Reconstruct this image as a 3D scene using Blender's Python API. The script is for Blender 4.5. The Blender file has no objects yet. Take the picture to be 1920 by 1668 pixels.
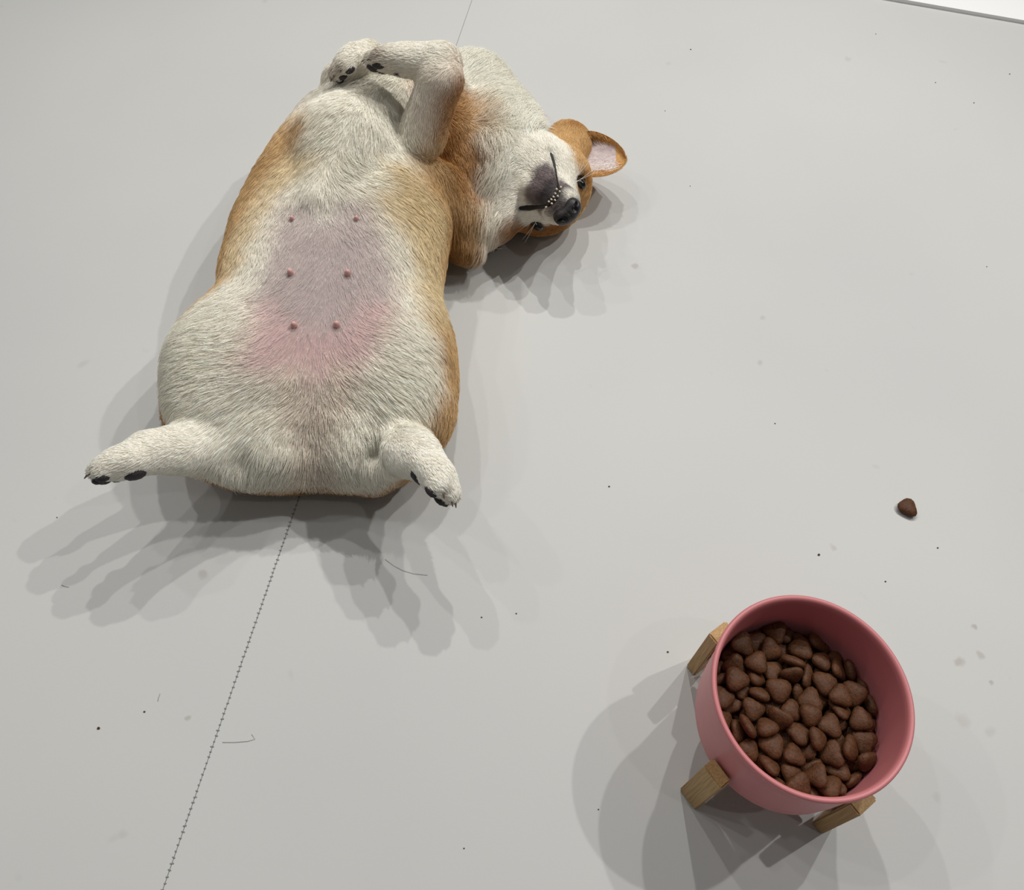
import bpy, bmesh, math, random
import numpy as np
from mathutils import Vector, Matrix, Quaternion
from mathutils.bvhtree import BVHTree

random.seed(7)
rng = np.random.default_rng(7)
scene = bpy.context.scene
COL = scene.collection

# ------------------------------------------------------------------ camera
CAM_H = 0.82                       # camera height above the floor (m)
F_PX, PP_X, PP_Y = 1740.0, 960.0, 690.0
NADIR = np.array([818.0, 1911.0])  # where plumb lines meet in the photograph
_d = NADIR - np.array([PP_X, PP_Y])
_th = math.atan(math.hypot(*_d) / F_PX)
_rho = math.atan2(-_d[0], _d[1])
C_UP = np.array([math.sin(_th) * math.sin(_rho), math.sin(_th) * math.cos(_rho), math.cos(_th)])
C_EX = np.cross([0.0, 1.0, 0.0], C_UP); C_EX /= np.linalg.norm(C_EX)
C_EY = np.cross(C_UP, C_EX)
WR = np.stack([C_EX, C_EY, C_UP])  # camera axes -> world
cam_data = bpy.data.cameras.new('camera')
cam_data.sensor_fit = 'HORIZONTAL'
cam_data.sensor_width = 36.0
cam_data.lens = F_PX / 1920.0 * 36.0
cam_data.shift_y = (PP_Y - 834.0) / 1920.0
cam_data.clip_start = 0.01
cam = bpy.data.objects.new('camera', cam_data)
COL.objects.link(cam)
M4 = Matrix([[*WR[0], 0], [*WR[1], 0], [*WR[2], CAM_H], [0, 0, 0, 1]])
cam.matrix_world = M4
scene.camera = cam

def ray(x, y):
    return WR @ np.array([(x - PP_X) / F_PX, -(y - PP_Y) / F_PX, -1.0])

def px(x, y, z):
    """world point at height z that is seen at pixel (x, y) of the photograph"""
    w = ray(x, y)
    return np.array([0, 0, CAM_H]) + (z - CAM_H) / w[2] * w

IR = WR @ np.array([1.0, 0, 0])    # right, down and towards-viewer axes in the world
ID = WR @ np.array([0, -1.0, 0])
IV = WR @ np.array([0, 0, 1.0])
def iv(r, d, v):
    a = r * IR + d * ID + v * IV
    return a / np.linalg.norm(a)

# ------------------------------------------------------------------ world, lights, exposure
scene.view_settings.view_transform = 'Standard'
scene.view_settings.look = 'None'
scene.view_settings.gamma = 1.0
scene.view_settings.use_curve_mapping = False
scene.view_settings.exposure = 0.0
world = bpy.data.worlds.new('hall')
scene.world = world
world.use_nodes = True
bg = world.node_tree.nodes['Background']
bg.inputs[0].default_value = (0.95, 0.97, 1.0, 1)
bg.inputs[1].default_value = 0.09

# ceiling spotlights of the hall: where each one hangs, power
CEIL = 3.2
LAMPS = [
    ((2.15, 0.95), 66), ((1.35, -0.50), 10), ((-2.45, 1.05), 16), ((-1.25, 0.95), 14),
    ((0.15, 2.55), 70), ((1.05, 2.35), 66), ((-0.95, 2.45), 40), ((1.75, 1.75), 66), ((-1.9, 1.9), 16),
]
for (lx, ly), p in LAMPS:
    ld = bpy.data.lights.new('ceiling_spot', 'SPOT')
    ld.energy = p * 1.68
    ld.spot_size = math.radians(55)
    ld.spot_blend = 1.0
    ld.shadow_soft_size = 0.03
    ld.color = (1.0, 0.985, 0.955)
    lo = bpy.data.objects.new('ceiling_spot', ld)
    COL.objects.link(lo)
    lo.location = (lx, ly, CEIL)
    tgt = Vector((0.26, 0.58, 0.0))
    lo.rotation_euler = (tgt - lo.location).to_track_quat('-Z', 'Y').to_euler()

# ------------------------------------------------------------------ helpers
def link(name, mesh, parent=None, mat=None):
    o = bpy.data.objects.new(name, mesh)
    COL.objects.link(o)
    if parent: o.parent = parent
    if mat: 
        if not mesh.materials: mesh.materials.append(mat)
    return o

def tag(o, label=None, cat=None, group=None, kind=None):
    if label: o['label'] = label
    if cat: o['category'] = cat
    if group: o['group'] = group
    if kind: o['kind'] = kind
    return o

def mesh_from(name, V, F, smooth=True):
    m = bpy.data.meshes.new(name)
    m.from_pydata([tuple(map(float, v)) for v in V], [], [tuple(map(int, f)) for f in F])
    if smooth: m.polygons.foreach_set('use_smooth', [True] * len(m.polygons))
    m.update()
    return m

def srgb(r, g, b):
    f = lambda c: (c / 255 / 12.92) if c / 255 <= .04045 else ((c / 255 + .055) / 1.055) ** 2.4
    return (f(r), f(g), f(b))

def mat(name, col, rough=0.6, spec=0.3, noise=None, bump=None, coat=0.0):
    """noise = (scale, second colour, detail); bump = (scale, strength)"""
    m = bpy.data.materials.new(name); m.use_nodes = True
    nt = m.node_tree; b = nt.nodes['Principled BSDF']
    b.inputs['Roughness'].default_value = rough
    b.inputs['Specular IOR Level'].default_value = spec
    b.inputs['Base Color'].default_value = (*col, 1)
    if coat: b.inputs['Coat Weight'].default_value = coat
    tc = nt.nodes.new('ShaderNodeTexCoord')
    if noise:
        n = nt.nodes.new('ShaderNodeTexNoise'); n.inputs['Scale'].default_value = noise[0]
        n.inputs['Detail'].default_value = noise[2]
        r = nt.nodes.new('ShaderNodeValToRGB')
        r.color_ramp.elements[0].position = .32; r.color_ramp.elements[1].position = .68
        r.color_ramp.elements[0].color = (*col, 1); r.color_ramp.elements[1].color = (*noise[1], 1)
        nt.links.new(tc.outputs['Object'], n.inputs['Vector'])
        nt.links.new(n.outputs['Fac'], r.inputs[0]); nt.links.new(r.outputs[0], b.inputs['Base Color'])
    if bump:
        n2 = nt.nodes.new('ShaderNodeTexNoise'); n2.inputs['Scale'].default_value = bump[0]; n2.inputs['Detail'].default_value = 4
        bp = nt.nodes.new('ShaderNodeBump'); bp.inputs['Strength'].default_value = bump[1]; bp.inputs['Distance'].default_value = 0.001
        nt.links.new(tc.outputs['Object'], n2.inputs['Vector'])
        nt.links.new(n2.outputs['Fac'], bp.inputs['Height']); nt.links.new(bp.outputs[0], b.inputs['Normal'])
    return m

def box(V, F, c, ax, ay, az):
    """append a box with centre c and half-axes ax, ay, az"""
    n = len(V)
    for sx in (-1, 1):
        for sy in (-1, 1):
            for sz in (-1, 1):
                V.append(np.array(c) + sx * np.array(ax) + sy * np.array(ay) + sz * np.array(az))
    F += [[n + i for i in q] for q in ((0, 1, 3, 2), (4, 6, 7, 5), (0, 4, 5, 1), (2, 3, 7, 6), (0, 2, 6, 4), (1, 5, 7, 3))]

def ico(sub=2):
    bm = bmesh.new(); bmesh.ops.create_icosphere(bm, subdivisions=sub, radius=1)
    V = np.array([v.co[:] for v in bm.verts]); F = [[v.index for v in f.verts] for f in bm.faces]
    bm.free(); return V, F
ICO1, ICO2, ICO3 = ico(1), ico(2), ico(3)

def basis(x, y):
    x = np.array(x, float); x /= np.linalg.norm(x)
    y = np.array(y, float); y = y - x * (x @ y); y /= np.linalg.norm(y)
    return np.stack([x, y, np.cross(x, y)], 1)     # columns

def blob(name, c, B, r, mat_, parent, I=ICO2):
    V = np.array(c) + (I[0] * np.array(r)) @ np.array(B).T
    return link(name, mesh_from(name, V, I[1]), parent, mat_)

def tube(name, pts, rad, mat_, parent, n=8):
    pts = np.array(pts, float); V = []; F = []
    for i, p in enumerate(pts):
        t = pts[min(i + 1, len(pts) - 1)] - pts[max(i - 1, 0)]; t /= np.linalg.norm(t) + 1e-12
        u = np.cross(t, [0.3, 0.2, 1.0]); u /= np.linalg.norm(u); w = np.cross(t, u)
        r = rad[i] if hasattr(rad, '__len__') else rad
        for k in range(n):
            a = 2 * math.pi * k / n; V.append(p + r * (math.cos(a) * u + math.sin(a) * w))
    m = len(pts)
    for i in range(m - 1):
        for k in range(n): F.append((i * n + k, i * n + (k + 1) % n, (i + 1) * n + (k + 1) % n, (i + 1) * n + k))
    F.append(tuple(range(n))[::-1]); F.append(tuple((m - 1) * n + k for k in range(n)))
    return link(name, mesh_from(name, V, F), parent, mat_)

# ------------------------------------------------------------------ floor
M_floor = mat('grey_floor_sheet', srgb(197, 197, 195), 0.5, 0.25, (2.2, srgb(203, 203, 200), 3), (260, 0.04))
# faint dried drips and scuffs on the sheet
nt = M_floor.node_tree; b = nt.nodes['Principled BSDF']
src = b.inputs['Base Color'].links[0].from_socket
vn = nt.nodes.new('ShaderNodeTexNoise'); vn.inputs['Scale'].default_value = 34; vn.inputs['Detail'].default_value = 1.5
vr = nt.nodes.new('ShaderNodeValToRGB'); vr.color_ramp.elements[0].position = .735; vr.color_ramp.elements[1].position = .80
vr.color_ramp.elements[0].color = (0, 0, 0, 1); vr.color_ramp.elements[1].color = (.35, .35, .35, 1)
mx = nt.nodes.new('ShaderNodeMix'); mx.data_type = 'RGBA'; mx.inputs['B'].default_value = (*srgb(176, 174, 168), 1)
tc = [n for n in nt.nodes if n.type == 'TEX_COORD'][0]
nt.links.new(tc.outputs['Object'], vn.inputs['Vector']); nt.links.new(vn.outputs['Fac'], vr.inputs[0])
nt.links.new(vr.outputs[0], mx.inputs['Factor']); nt.links.new(src, mx.inputs['A']); nt.links.new(mx.outputs['Result'], b.inputs['Base Color'])
# a few dried spots whose places the photograph shows: pixel, radius (m), strength
sock = b.inputs['Base Color'].links[0].from_socket
dn = nt.nodes.new('ShaderNodeTexNoise'); dn.inputs['Scale'].default_value = 90; nt.links.new(tc.outputs['Object'], dn.inputs['Vector'])
dsp = nt.nodes.new('ShaderNodeVectorMath'); dsp.operation = 'MULTIPLY_ADD'
dsp.inputs[1].default_value = (.008, .008, 0); nt.links.new(dn.outputs['Color'], dsp.inputs[0]); nt.links.new(tc.outputs['Object'], dsp.inputs[2])
for sx, sy, sr, sk in ((1798, 1240, .006, .5), (1838, 1228, .004, .45), (1826, 1175, .0028, .6), (1860, 1281, .0028, .55), (1190, 499, .005, .5),
                       (1425, 680, .005, .35), (380, 1078, .006, .4), (1430, 595, .004, .3), (1562, 1025, .004, .35), (1805, 1350, .008, .22), (352, 1345, .0026, .5)):
    ds = nt.nodes.new('ShaderNodeVectorMath'); ds.operation = 'DISTANCE'
    q = px(sx, sy, 0) + np.array([.004, .004, 0]); ds.inputs[1].default_value = tuple(q)
    nt.links.new(dsp.outputs[0], ds.inputs[0])
    mr = nt.nodes.new('ShaderNodeMapRange'); mr.inputs['From Min'].default_value = sr * .4; mr.inputs['From Max'].default_value = sr
    mr.inputs['To Min'].default_value = sk; mr.inputs['To Max'].default_value = 0
    nt.links.new(ds.outputs['Value'], mr.inputs['Value'])
    m2 = nt.nodes.new('ShaderNodeMix'); m2.data_type = 'RGBA'; m2.inputs['B'].default_value = (*srgb(160, 152, 144), 1)
    nt.links.new(mr.outputs[0], m2.inputs['Factor']); nt.links.new(sock, m2.inputs['A']); sock = m2.outputs['Result']
nt.links.new(sock, b.inputs['Base Color'])
M_under = mat('dark_underlay', srgb(120, 120, 118), 0.8)
M_thread = mat('grey_thread', srgb(132, 133, 130), 0.8)
M_panel = mat('white_panel', srgb(246, 246, 246), 0.45, 0.3)

sa, sb = px(305, 1668, 0)[:2], px(885, 0, 0)[:2]
sd = (sb - sa) / np.linalg.norm(sb - sa); sn = np.array([sd[1], -sd[0]])    # seam direction, normal to the right
V, F = [], []
box(V, F, (0.2, 0.6, -0.016), (2.6, 0, 0), (0, 2.6, 0), (0, 0, 0.004))
floor = tag(link('floor', mesh_from('floor', V, F, False), None, M_under), kind='structure')
def sheet(side):
    g = 0.00035
    o = sa + sn * g * side
    far = 2.4
    pts = [o - sd * 1.2, o + sd * 3.0, o + sd * 3.0 + sn * side * far, o - sd * 1.2 + sn * side * far]
    if side < 0: pts = pts[::-1]
    pts = pts[::-1]
    V = [(*p, 0.0) for p in pts] + [(*p, -0.012) for p in pts]
    F = [(0, 1, 2, 3), (7, 6, 5, 4)] + [(i, i + 4, (i + 1) % 4 + 4, (i + 1) % 4) for i in range(4)]
    return link('floor_sheet', mesh_from('floor_sheet', V, F, False), floor, M_floor)
sheet(-1); sheet(1)
# the stitched join between the two sheets
V, F = [], []
seam_len = np.linalg.norm(sb - sa)
n0 = np.linalg.norm(px(548, 967, 0)[:2] - sa) / 73.0
k = 0
s = -0.06
while s < np.linalg.norm(px(575, 890, 0)[:2] - sa):
    c = sa + sd * s + sn * random.uniform(-.0003, .0003)
    w = random.uniform(.0007, .0015)
    a = random.uniform(-.2, .35); dv = sn * math.cos(a) + sd * math.sin(a)
    box(V, F, (*c, 0.0001), (*(dv * w), 0), (*(np.array([-dv[1], dv[0]]) * .00045), 0), (0, 0, .0003))
    s += n0 * random.uniform(.9, 1.1)
tag(link('seam_stitches', mesh_from('seam_stitches', V, F, False), floor, M_thread), kind='stuff')
V, F = [], []
c = (sa + sd * 1.2)
box(V, F, (*c, -0.0006), (*(sd * 2.0), 0), (*(sn * .0004), 0), (0, 0, .0004))
link('seam_thread', mesh_from('seam_thread', V, F, False), floor, M_thread)

# white panel lying past the far right corner
p0, p1 = px(1700, 0, .006), px(1920, 38, .006)
e = (p1 - p0)[:2]; e /= np.linalg.norm(e); nrm = np.array([-e[1], e[0]])
V, F = [], []
c = (p0[:2] + p1[:2]) / 2 + nrm * .4
box(V, F, (*c, .003), (*(e * .9), 0), (*(nrm * .4), 0), (0, 0, .003))
bmp = mesh_from('white_panel', V, F, False)
tag(link('white_panel', bmp, None, M_panel), 'flat white panel lying on the grey floor past the far right corner', 'panel')

# ------------------------------------------------------------------ feeding bowl
BC = np.array([.3365, .2245]) * CAM_H          # centre of the bowl on the floor
M_bowl = mat('pink_ceramic', srgb(204, 126, 128), 0.42, 0.4, (6, srgb(200, 122, 124), 2))
M_wood = mat('beech_wood', srgb(186, 152, 104), 0.55, 0.25)
nt = M_wood.node_tree; b = nt.nodes['Principled BSDF']
tc = nt.nodes.new('ShaderNodeTexCoord'); mp = nt.nodes.new('ShaderNodeMapping'); mp.inputs['Scale'].default_value = (260, 260, 9)
wn = nt.nodes.new('ShaderNodeTexNoise'); wn.inputs['Scale'].default_value = 3; wn.inputs['Detail'].default_value = 5
wr = nt.nodes.new('ShaderNodeValToRGB')
wr.color_ramp.elements[0].color = (*srgb(168, 132, 84), 1); wr.color_ramp.elements[1].color = (*srgb(200, 168, 120), 1)
wr.color_ramp.elements[0].position = .3; wr.color_ramp.elements[1].position = .7
nt.links.new(tc.outputs['Object'], mp.inputs['Vector']); nt.links.new(mp.outputs[0], wn.inputs['Vector'])
nt.links.new(wn.outputs['Fac'], wr.inputs[0]); nt.links.new(wr.outputs[0], b.inputs['Base Color'])

bowl = bpy.data.objects.new('feeding_bowl', None); COL.objects.link(bowl)
bowl.location = (*BC, 0); bowl.empty_display_size = .05
tag(bowl, 'round pink ceramic bowl full of brown kibble', 'bowl')
RO = .0752; ZR = .1415
prof = [(0, .048), (.050, .048), (.060, .0495), (.0665, .0545), (.0695, .064), (.0712, .085), (.0725, .115), (.0736, .1335),
        (.0748, .1365), (RO, .1388), (.0748, .1407), (.0733, ZR), (.0716, .1408), (.0704, .1385), (.0698, .134),
        (.0677, .10), (.0647, .074), (.0607, .0655), (.052, .0618), (0, .0618)]
NS = 96; V = []; F = []
for r, z in prof:
    for i in range(NS):
        t = 2 * math.pi * i / NS; V.append((max(r, 1e-5) * math.cos(t), max(r, 1e-5) * math.sin(t), z))
for k in range(len(prof) - 1):
    for i in range(NS): F.append((k * NS + i, k * NS + (i + 1) % NS, (k + 1) * NS + (i + 1) % NS, (k + 1) * NS + i))
link('bowl_body', mesh_from('bowl_body', V, F), bowl, M_bowl)

stand = bpy.data.objects.new('bowl_stand', None); COL.objects.link(stand)
stand.location = (*BC, 0); stand.empty_display_size = .05
tag(stand, 'wooden four legged stand holding the pink bowl off the floor', 'stand')
LEG_H = .0855
def bevel_box(name, c, ax, ay, az, parent, bev=.0012):
    V, F = [], []; box(V, F, c, ax, ay, az)
    bm = bmesh.new(); vs = [bm.verts.new(tuple(v)) for v in V]
    for f in F: bm.faces.new([vs[i] for i in f])
    bmesh.ops.recalc_face_normals(bm, faces=bm.faces)
    bmesh.ops.bevel(bm, geom=bm.edges[:], offset=bev, segments=2, affect='EDGES')
    m = bpy.data.meshes.new(name); bm.to_mesh(m); bm.free()
    return link(name, m, parent, M_wood)
LEG_A = math.radians(123)
for k in range(4):
    a = LEG_A + k * math.pi / 2
    u = np.array([math.cos(a), math.sin(a)]); w = np.array([-u[1], u[0]])
    c = u * .0778
    bevel_box('leg', (*c, LEG_H / 2), (*(u * .0055), 0), (*(w * .0098), 0), (0, 0, LEG_H / 2), stand)
for k in range(2):
    a = LEG_A + k * math.pi / 2
    u = np.array([math.cos(a), math.sin(a)]); w = np.array([-u[1], u[0]])
    bevel_box('crossbar', (0, 0, .0415 - .0125 * k), (*(u * .0712), 0), (*(w * .0085), 0), (0, 0, .006), stand, .001)

# ------------------------------------------------------------------ kibble
M_kib = mat('kibble', srgb(94, 58, 32), 0.58, 0.3, (420, srgb(70, 42, 23), 4), (700, 0.5))
def kibble_mesh(R, T, a3, name):
    n = 18; V = [(0, 0, -T)]; F = []
    pr = [(.58, -.86), (.87, -.5), (1.0, 0), (.87, .5), (.58, .86)]
    for s_, z_ in pr:
        for i in range(n):
            t = 2 * math.pi * i / n; r = R * s_ * (1 + a3 * math.cos(3 * t) + .02 * math.cos(2 * t + 1))
            V.append((r * math.cos(t), r * math.sin(t), T * z_))
    V.append((0, 0, T)); L = len(V) - 1
    for i in range(n): F.append((0, 1 + (i + 1) % n, 1 + i)); F.append((1 + 4 * n + i, 1 + 4 * n + (i + 1) % n, L))
    for k in range(4):
        for i in range(n):
            a = 1 + k * n; F.append((a + i, a + (i + 1) % n, a + n + (i + 1) % n, a + n + i))
    m = mesh_from(name, V, F); m.materials.append(M_kib); return m
KM = [kibble_mesh(.0090, .0038, .15, 'kibble'), kibble_mesh(.0098, .0041, .13, 'kibble'),
      kibble_mesh(.0085, .0043, .12, 'kibble'), kibble_mesh(.0094, .0036, .18, 'kibble')]
KIB = np.array([
    -528,-8,671,752,-75,166,-634,-288,-261,665,53,365,-929,19,-197,6,667,3,-38,-998,-58,-371,198,660,35,-776,-629,-35,147,-476,664,63,-34,81,994,0,-364,665,606,-40,20,794,
    0,112,667,3,74,-996,58,-62,261,660,2,458,887,-54,26,354,681,304,939,105,-121,287,-327,665,30,192,-980,-34,173,-58,667,3,706,-706,-64,249,335,660,951,-53,10,304,
    465,-16,662,263,36,28,964,-534,-104,741,905,8,238,-352,-238,-174,724,165,170,150,960,-384,17,674,976,-43,172,-125,-269,349,662,955,38,-22,294,-173,-499,674,55,108,-987,108,
    -107,-211,667,381,-38,-46,-923,-52,-29,673,971,210,114,8,-7,189,735,427,2,82,900,70,515,680,3,960,278,39,139,-261,667,674,28,49,-737,292,99,660,485,-46,-19,873,
    231,469,693,330,-21,-21,-944,512,149,677,727,-114,-122,666,-498,161,708,115,181,948,235,-93,-190,749,829,-48,102,-548,-317,-82,695,726,360,-86,580,-323,465,725,21,-225,744,629,
    -5,-544,680,606,-95,199,764,61,-203,743,163,-962,114,-186,34,-120,682,231,-814,-523,-101,141,246,693,174,-732,-601,-270,43,572,774,320,-711,610,-144,325,-114,660,45,-991,127,2,
    155,85,690,268,487,823,-118,388,231,680,837,-123,-232,-480,488,-198,683,59,14,-156,-986,-439,-231,698,332,-856,-329,222,-269,-395,707,453,-162,-830,-282,-157,-35,759,140,-256,951,-100,
    -486,301,709,388,-715,-545,204,289,-451,722,446,-52,-113,886,-106,-368,716,242,-254,54,935,27,14,760,131,853,-501,66,-110,323,733,261,353,896,-62,-130,493,666,86,-881,-465,-17,
    443,-338,715,461,-244,151,840,213,-144,732,795,-19,117,-596,466,302,739,304,-142,-227,-914,489,171,780,221,-969,43,103,-463,69,763,227,-912,341,-32,-411,-397,711,417,706,-572,-17,
    -316,78,731,284,108,368,879,-218,191,673,98,232,-21,967,197,-534,759,31,968,-137,210,126,-356,734,947,93,11,306,185,-10,788,76,994,25,-78,-21,230,807,827,-158,21,-540,
    -63,473,731,268,-9,74,-960,368,-249,749,54,898,-415,137,335,48,736,897,263,-31,354,383,427,756,113,532,800,254,558,40,740,77,-6,-258,963,-455,-112,796,961,-23,225,-158,
    -467,-339,804,418,-95,350,833,-169,151,729,420,-88,124,-895,-362,310,732,78,330,-940,-15,34,-531,763,914,-107,76,383,134,-339,823,85,-995,-22,38,26,-220,808,673,189,27,-715,
    101,165,791,545,100,-826,-106,-202,567,770,595,-775,23,212,272,-422,808,74,20,-96,-992,332,-65,776,223,57,-952,-203,246,431,772,829,139,89,-534,584,-159,784,454,402,-515,-607,
    -577,6,812,871,-436,-217,64,-170,-319,783,0,-1000,29,0,-241,155,807,84,-901,383,-184,-257,342,769,8,809,505,-301,-13,-395,799,614,123,8,779,23,-243,882,86,-985,129,-79,
    -90,94,809,420,-54,-94,-901,66,394,775,135,-130,-967,173,187,559,789,524,219,-412,713,190,-556,932,829,-199,-312,-420,419,-125,818,676,-20,-117,727,311,210,750,519,255,-113,-808,
    477,-77,743,510,155,4,846,-549,175,796,284,607,689,276,-343,-269,751,291,181,57,-938,-247,-89,817,554,-168,-48,814,-408,390,806,906,-151,-256,302,-197,-502,757,74,402,-912,20,
    -105,-397,864,892,17,-219,-396,-60,118,887,33,493,868,-47,-89,402,848,480,-27,-696,534,-71,537,817,117,159,-979,-48,228,-216,801,128,-297,-936,-138,259,77,866,129,-900,-402,-105,
    228,152,788,250,310,910,115,542,-6,815,986,2,-3,165,-389,-42,839,138,296,307,894,-535,-247,863,422,328,-761,369,-131,-209,838,78,907,-412,-28,-210,442,811,753,-174,170,-611,
    153,-555,833,629,-131,21,766,-322,-457,821,909,76,-86,400,-42,-83,851,264,-160,-128,-943,-153,279,856,64,-77,924,-369,-170,561,908,36,-132,-980,-145,269,-250,874,21,-78,-962,-261,
    282,-104,872,35,270,-958,-86,382,353,818,912,160,-155,-345,551,-125,903,380,-246,22,891,-378,108,846,106,-104,64,-987,-415,-447,928,507,-716,271,-395,-241,153,892,79,-986,-116,-89,
    -391,223,798,86,-725,656,189,-150,-545,843,199,960,-31,-194,55,-380,894,143,-837,-474,-232,-4,-48,917,241,853,-448,-114,18,246,883,326,641,-692,67,13,512,872,671,-35,116,-731,
    420,-392,816,633,-7,53,-772,129,-40,869,142,795,561,181,200,299,807,994,-37,55,-84,426,-222,883,335,370,132,-857,-604,102,879,618,-479,-527,334,-374,-210,843,957,183,-54,217,
    -168,-43,901,30,-19,965,-262,-385,289,891,489,-23,77,-869,5,-523,850,695,-76,3,-715,48,-454,944,190,-855,-447,-183,-88,156,962,820,-50,21,569,74,322,905,498,-31,430,753,
    157,449,846,532,-211,-61,817,209,-377,886,88,-468,-878,-50,380,-8,896,195,729,-643,-130,317,479,874,145,448,873,127,620,10,938,698,-75,711,-27,-495,60,922,341,176,-186,-904,
    -403,-310,895,888,83,332,-306,-337,22,923,9,381,-924,40,-327,484,901,126,-42,991,25,-110,-579,927,205,931,-275,-127,-269,-508,907,124,-85,126,981,84,114,927,259,-896,-162,323,
    -208,358,900,422,6,-50,-905,-15,448,945,416,57,-23,907,243,-446,964,26,-75,167,983,412,146,850,790,52,-177,584,297,508,987,690,80,407,593,502,-64,947,89,-303,917,-241,
    -509,347,871,621,39,670,-406,-242,-294,867,653,11,-327,684,-296,-139,939,900,-92,-155,396,-387,437,960,906,115,-55,-404,11,-594,954,919,-262,293,-35,-107,-208,926,742,51,-8,-668,
    107,-55,963,657,-81,197,723,-127,298,986,974,-123,42,188,168,539,914,328,11,-119,-937,403,-374,903,71,-970,231,10,218,69,949,47,-508,859,41,282,274,870,140,57,12,988,
    543,-295,882,595,56,765,-242,-539,-115,896,10,71,39,997,-306,-364,919,610,164,-92,770,-380,178,960,623,-100,-11,-776,-414,336,993,116,138,284,-942,120,-569,1018,669,-123,-266,-684,
    -152,-364,946,536,75,-167,824,126,49,1016,894,16,-71,-442,189,387,934,166,-9,-54,985,-195,505,973,122,-797,584,90,277,-277,957,112,-835,-528,-111,406,109,943,895,-58,120,-427,
    312,233,941,992,33,55,109,594,163,881,331,-485,-409,699,-540,239,936,645,450,510,-348,-287,-528,1016,404,897,-82,-159,-333,-2,1004,65,-436,-897,-23,-433,219,1038,445,-35,12,-895,
    -136,-474,997,337,142,8,931,129,-205,958,343,-88,-5,935,-164,27,956,109,445,878,-137,146,456,1005,132,855,501,-4,49,591,951,272,-98,219,932,198,-349,1013,110,821,519,208,
    300,-109,956,11,-995,94,-34,422,356,911,885,90,7,457,532,109,936,790,180,-582,-67,-582,-75,989,254,258,33,932,-291,-416,1021,400,543,-735,65,-410,-145,1044,428,317,466,707,
    83,-73,1065,385,24,-79,919,31,-497,1039,44,-303,168,937,10,-307,970,309,-204,905,-208,-115,128,1043,982,42,1,184,-258,242,983,516,89,324,788,-36,588,1009,263,221,939,5,
    344,-517,909,431,-84,-693,-572,272,175,1020,31,-354,-935,18,296,352,999,107,906,382,-148,483,-262,985,66,-982,-144,-104,-465,-158,963,329,-442,-825,129,-247,-269,1015,172,-63,58,981,
    -260,107,1012,119,-103,-895,417,-330,490,1040,831,119,33,543,-97,-348,1030,160,144,-972,90,-19,-188,1015,321,-22,182,929,-43,-25,1017,71,91,-993,-16,165,229,973,880,45,416,-224,
    -109,443,1026,969,170,70,-163,345,-319,1028,356,161,-905,-165,529,289,950,56,-801,-50,594,412,280,1003,140,861,-316,-374,480,-112,1032,716,-29,-64,694,-556,99,998,401,-5,156,903,
    -272,-150,1050,381,-41,-246,-890,-159,-90,1038,441,430,111,-780,-250,340,1050,868,-37,-44,493,-121,-573,1060,17,56,-985,-165,98,-246,1060,218,518,-810,-168,228,-144,1028,34,-18,59,998,
    16,239,1038,72,-7,-580,811,53,345,1034,754,-351,406,379,453,-405,1008,472,-851,-227,41,352,-26,1005,937,-237,241,92,354,62,1066,94,-23,-10,-995,478,84,1031,477,-186,-175,841,
    -423,-295,998,842,-66,104,-525], float).reshape(-1, 7)
KIB[:, :3] /= 1e4; KIB[:, 3:] /= 1e3
for i, r in enumerate(KIB):
    o = bpy.data.objects.new('kibble', KM[i % 4]); COL.objects.link(o)
    o.rotation_mode = 'QUATERNION'; o.rotation_quaternion = r[3:]
    o.location = (BC[0] + r[0], BC[1] + r[1], r[2])
    tag(o, 'brown rounded triangular kibble heaped in the pink bowl', 'kibble', 'kibble in the pink bowl')
o = bpy.data.objects.new('kibble', KM[1]); COL.objects.link(o)
o.location = (*px(1702, 951, .004)[:2], .0043); o.rotation_euler = (0.0, 0.0, math.radians(-62))
tag(o, 'single brown kibble lying alone on the grey floor', 'kibble')

# ------------------------------------------------------------------ the dog: one continuous body
def axis(lo, hi, coarse, fine, flo, fhi):
    pts = [lo]
    while pts[-1] < hi:
        x = pts[-1]; pts.append(x + (fine if flo <= x <= fhi else coarse))
    return np.array(pts)
GX = axis(-.335, .20, .0032, .0018, .085, .19)
GY = axis(.33, 1.03, .0032, .0018, .68, .88)
GZ = axis(-.004, .25, .0030, .0020, .0, .12)
D = np.full((len(GX), len(GY), len(GZ)), .08, np.float32)

def sub(lo, hi, m):
    s = []
    for g, a, b_ in zip((GX, GY, GZ), lo, hi):
        i0 = max(0, np.searchsorted(g, a - m) - 1); i1 = min(len(g), np.searchsorted(g, b_ + m) + 1)
        s.append(slice(i0, i1))
    sl = tuple(s)
    P = np.stack(np.meshgrid(GX[sl[0]], GY[sl[1]], GZ[sl[2]], indexing='ij'), -1)
    return sl, P
def smin(a, b, k):
    h = np.clip(.5 + .5 * (b - a) / k, 0, 1)
    return b + (a - b) * h - k * h * (1 - h)
def merge(sl, d, k): D[sl] = smin(D[sl], d, k)
def carve(sl, d, k): D[sl] = -smin(-D[sl], d, k)

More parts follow.
